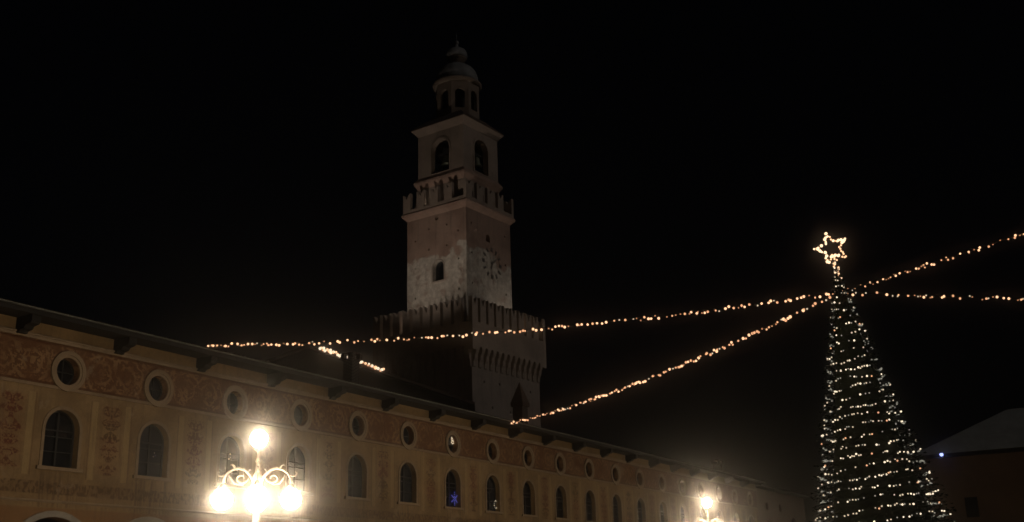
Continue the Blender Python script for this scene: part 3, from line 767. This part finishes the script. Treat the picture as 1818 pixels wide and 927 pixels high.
for q in range(NB):
    z = ZT - (ZT - 0.8) * math.sqrt(rng.random()); R = rad(z) * rng.uniform(0.80, 1.09)
    a = rng.uniform(0, 2 * PI); ca, sa = math.cos(a), math.sin(a)
    L = min(rng.uniform(0.5, 1.0), R * 0.95)
    droop = rng.uniform(0.05, 0.4)
    # one sprig: a flat spray of needles either side of a twig
    n = 5
    for j in range(n):
        t = j / (n - 1.0)
        r0 = R - L * (1 - t); zc = z + droop * L * (1 - t) * 0.7
        px_, py_ = ca * r0, sa * r0
        wv = (0.16 * (1 - t * 0.6) + 0.03) * rng.uniform(.7, 1.3)
        for sg in (-1, 1):
            tx, ty = -sa * sg, ca * sg
            dz = rng.uniform(-0.08, 0.05)
            mb.add([(px_, py_, zc + .02), (px_ + ca * 0.09, py_ + sa * 0.09, zc - .02), (px_ + tx * wv + ca * 0.14, py_ + ty * wv + sa * 0.14, zc + dz)], [(0, 1, 2)])
crown_me = bpy.data.meshes.new('crown'); crown_me.from_pydata([tuple(v) for v in mb.v], [], mb.f); crown_me.materials.append(m_fir)
cr = link('crown', crown_me, tree)
mb = MB(); mb.lathe([(rad(0.9) * 0.72, 0.9), (rad(4) * 0.75, 4.0), (rad(8) * 0.72, 8.0), (0.03, 12.2)], 14); mb.build('inner_boughs', m_fir, tree)

# fairy lights wound round the tree
fl = empty('fairy_lights'); fl.matrix_world = TREE_M
tag(fl, 'white fairy lights wound in many rows round the tall tree', 'fairy lights')
TURNS = 36
def helix(t):          # t from 0 (bottom) to TURNS
    u = min(t / TURNS, 1.0)
    z = 1.2 + (12.55 - 1.2) * (1 - (1 - u) ** 1.12)
    return z, 2 * PI * t
pts = []; t = 0.0
while t < TURNS:
    z, a = helix(t); R = rad(z) * (1.015 + 0.02 * math.sin(a * 5.3)); sag = 0.05 * math.sin(a * 3.1 + t)
    pts.append((R * math.cos(a), R * math.sin(a), z + sag)); t += 1 / 26.0
mb = MB(); mb.tube(pts, 0.006, 3); mb.build('wire', m_wire, fl)
meshes_w = [(bulb_mesh(0.034, m_w1), 4), (bulb_mesh(0.029, m_w1), 4), (bulb_mesh(0.029, m_w2), 6), (bulb_mesh(0.025, m_w2), 5), (bulb_mesh(0.024, m_w3), 6), (bulb_mesh(0.029, m_b2), 2)]
pool = [me for me, n in meshes_w for _ in range(n)]
camL = TREE_M.inverted() @ Vector((0, 0, 1.6))
caz = math.atan2(camL.y, camL.x)
front = []; back = []
t = 0.0; rng = random.Random(11)
while t < TURNS:
    z, a = helix(t); R = rad(z)
    sp = rng.choice([0.07, 0.085, 0.105, 0.135, 0.19, 0.38]) * (0.9 if z > 4 else 1.0)
    t += sp / (2 * PI * max(R, 0.12))
    z, a = helix(t)
    Rr = rad(z) * (1.0 + 0.02 * math.sin(a * 5.3)) + 0.01
    p = (Rr * math.cos(a), Rr * math.sin(a), z + 0.05 * math.sin(a * 3.1 + t) + rng.uniform(-0.035, 0.035))
    da = (a - caz + PI) % (2 * PI) - PI
    if abs(da) < 1.75 and z > 2.9:
        if rng.random() < max(0.13, max(0.0, math.cos(da)) ** 1.5 * 1.2): front.append(p)
    else: back.append(p)
front.sort(key=lambda p: -p[2]); rng.shuffle(front)
for p in front[:300]: link('bulb', rng.choice(pool), fl, p)
rest = front[300:]
for k, (m_, r_) in enumerate(((m_w1, 0.027), (m_w2, 0.028), (m_w3, 0.026))):
    mb = MB()
    for p in rest[k::3]: mb.sphere(p, r_, 7, 4)
    if rest[k::3]:
        o = mb.build('small_bulbs', m_, fl); o['kind'] = 'stuff'
mb = MB()
for p in back: mb.sphere(p, 0.036, 6, 4)
o = mb.build('rear_bulbs', m_w3, fl); o['kind'] = 'stuff'

# star on the top
st = empty('tree_star', TREE_M @ Vector((0, 0, 13.04)))
st.rotation_euler = (0, 0, -math.radians(17))
tag(st, 'five pointed star outlined in warm bulbs on the tip of the tree', 'star')
ro_, ri_ = 0.58, 0.25; A0_ = math.radians(105)
sv = []
for k in range(10):
    a = A0_ + k * PI / 5; r = ro_ if k % 2 == 0 else ri_
    sv.append(Vector((r * math.cos(a), 0, r * math.sin(a))))
mb = MB(); mb.tube([v + Vector((0, 0.03, 0)) for v in sv], 0.014, 5, closed=True)
mb.tube([(0, 0.05, -0.25), (0.02, 0.05, -0.75), (0.05, 0.05, -1.0)], 0.02, 5); mb.build('frame', m_black, st)
m_sb = emit('star_bulb', (1.0, 0.66, 0.40), 1.9)
wp = [bulb_mesh(0.05, m_sb), bulb_mesh(0.04, m_sb), bulb_mesh(0.034, m_b1), bulb_mesh(0.055, m_sb)]
rng = random.Random(5)
for k in range(10):
    a_, b_ = sv[k], sv[(k + 1) % 10]
    for q in range(5):
        t_ = (q + rng.uniform(0.0, 0.6)) / 5.0
        p = a_.lerp(b_, t_) + Vector((rng.uniform(-.03, .03), rng.uniform(-.04, 0), rng.uniform(-.03, .03)))
        link('bulb', rng.choice(wp), st, p)
for q in range(17): link('bulb', rng.choice(wp[1:3]), st, (rng.uniform(-0.03, 0.16) + 0.004 * q, rng.uniform(-.06, .02), -0.22 - 0.055 * q - rng.uniform(0, .03)))

# ------------------------------------------------------------------ strings of bulbs across the square
bs = [(bulb_mesh(0.058, m_b1), 4), (bulb_mesh(0.050, m_b1), 3), (bulb_mesh(0.052, m_b2), 5), (bulb_mesh(0.040, m_b2), 5), (bulb_mesh(0.034, m_b3), 4), (bulb_mesh(0.036, m_w2), 2)]
bpool = [me for me, n in bs for _ in range(n)]
def span(a, b, sag, label, seed, gap=(0.09, 0.11, 0.14, 0.19, 0.28), scale=1.0):
    a = Vector(a); b = Vector(b); o = empty('light_string', a)
    tag(o, label, 'light string', 'light strings meeting at the tree')
    L = (b - a).length; f_ = lambda t: (b - a) * t - Vector((0, 0, 4 * sag * t * (1 - t)))
    mb = MB(); mb.tube([f_(k / 60.0) for k in range(61)], 0.010, 4); mb.build('wire', m_wire, o)
    r = random.Random(seed); d = 0.05
    while d < L - 0.05:
        p = f_(d / L)
        q = link('bulb', r.choice(bpool), o, p + Vector((r.uniform(-.03, .03), r.uniform(-.03, .03), r.uniform(-0.09, 0.03)))); q.scale = (scale,) * 3
        d += r.choice(gap)
JT = TREE_M @ Vector((0, 0, 11.45))
span((-11.828, 41.214, 11.29), JT, 0.42, 'long light string crossing in front of the tower to the tree', 21, scale=0.84)
span((-0.286, 61.342, 11.05), JT, 0.45, 'light string rising from the eaves right of the tower to the tree', 22, gap=(0.10, 0.14, 0.18, 0.23, 0.34), scale=1.0)
span(JT, (41.9, 40.9, 11.4), 0.25, 'level light string running right from the tree', 23, gap=(0.09, 0.13, 0.17, 0.22, 0.36), scale=0.8)
span(JT, (24.6, 10.6, 11.4), 0.25, 'light string rising to the right from the tree', 24, gap=(0.07, 0.1, 0.13, 0.19, 0.27), scale=0.62)

# short garland along the verge of the castle wing
gl = empty('roof_garland', (-15.18, 83.7, 20.78))
tag(gl, 'short bright garland sloping down on a dark roof left of the tower', 'garland')
a = Vector((0, 0, 0)); b = Vector((4.85, 0.74, -1.78)); rng = random.Random(9)
mb = MB(); mb.tube([a, b], 0.015, 4); mb.build('wire', m_wire, gl)
gp = [bulb_mesh(0.10, m_b1), bulb_mesh(0.085, m_w1), bulb_mesh(0.08, m_b2), bulb_mesh(0.12, m_w1)]
for q in range(46):
    t_ = q / 45.0
    link('bulb', rng.choice(gp), gl, a.lerp(b, t_) + Vector((rng.uniform(-.06, .06), rng.uniform(-.1, 0), rng.uniform(-.13, .10))))

# ------------------------------------------------------------------ night air: haze added for the glow round the lamps
s = bpy.data.materials.new('night_haze'); s.use_nodes = True
t_ = s.node_tree; t_.nodes.remove(t_.nodes['Principled BSDF'])
pvn = t_.nodes.new('ShaderNodeVolumePrincipled'); pvn.inputs['Density'].default_value = HAZE
pvn.inputs['Color'].default_value = (0.9, 0.9, 0.9, 1); pvn.inputs['Anisotropy'].default_value = 0.988
t_.links.new(pvn.outputs[0], t_.nodes['Material Output'].inputs['Volume'])
mb = MB(); mb.box(-200, 200, -130, 280, -1.0, 61.0)
hz = mb.build('haze', s); hz['kind'] = 'stuff'; hz['label'] = 'thin night haze over the square, added for the lamp glow'
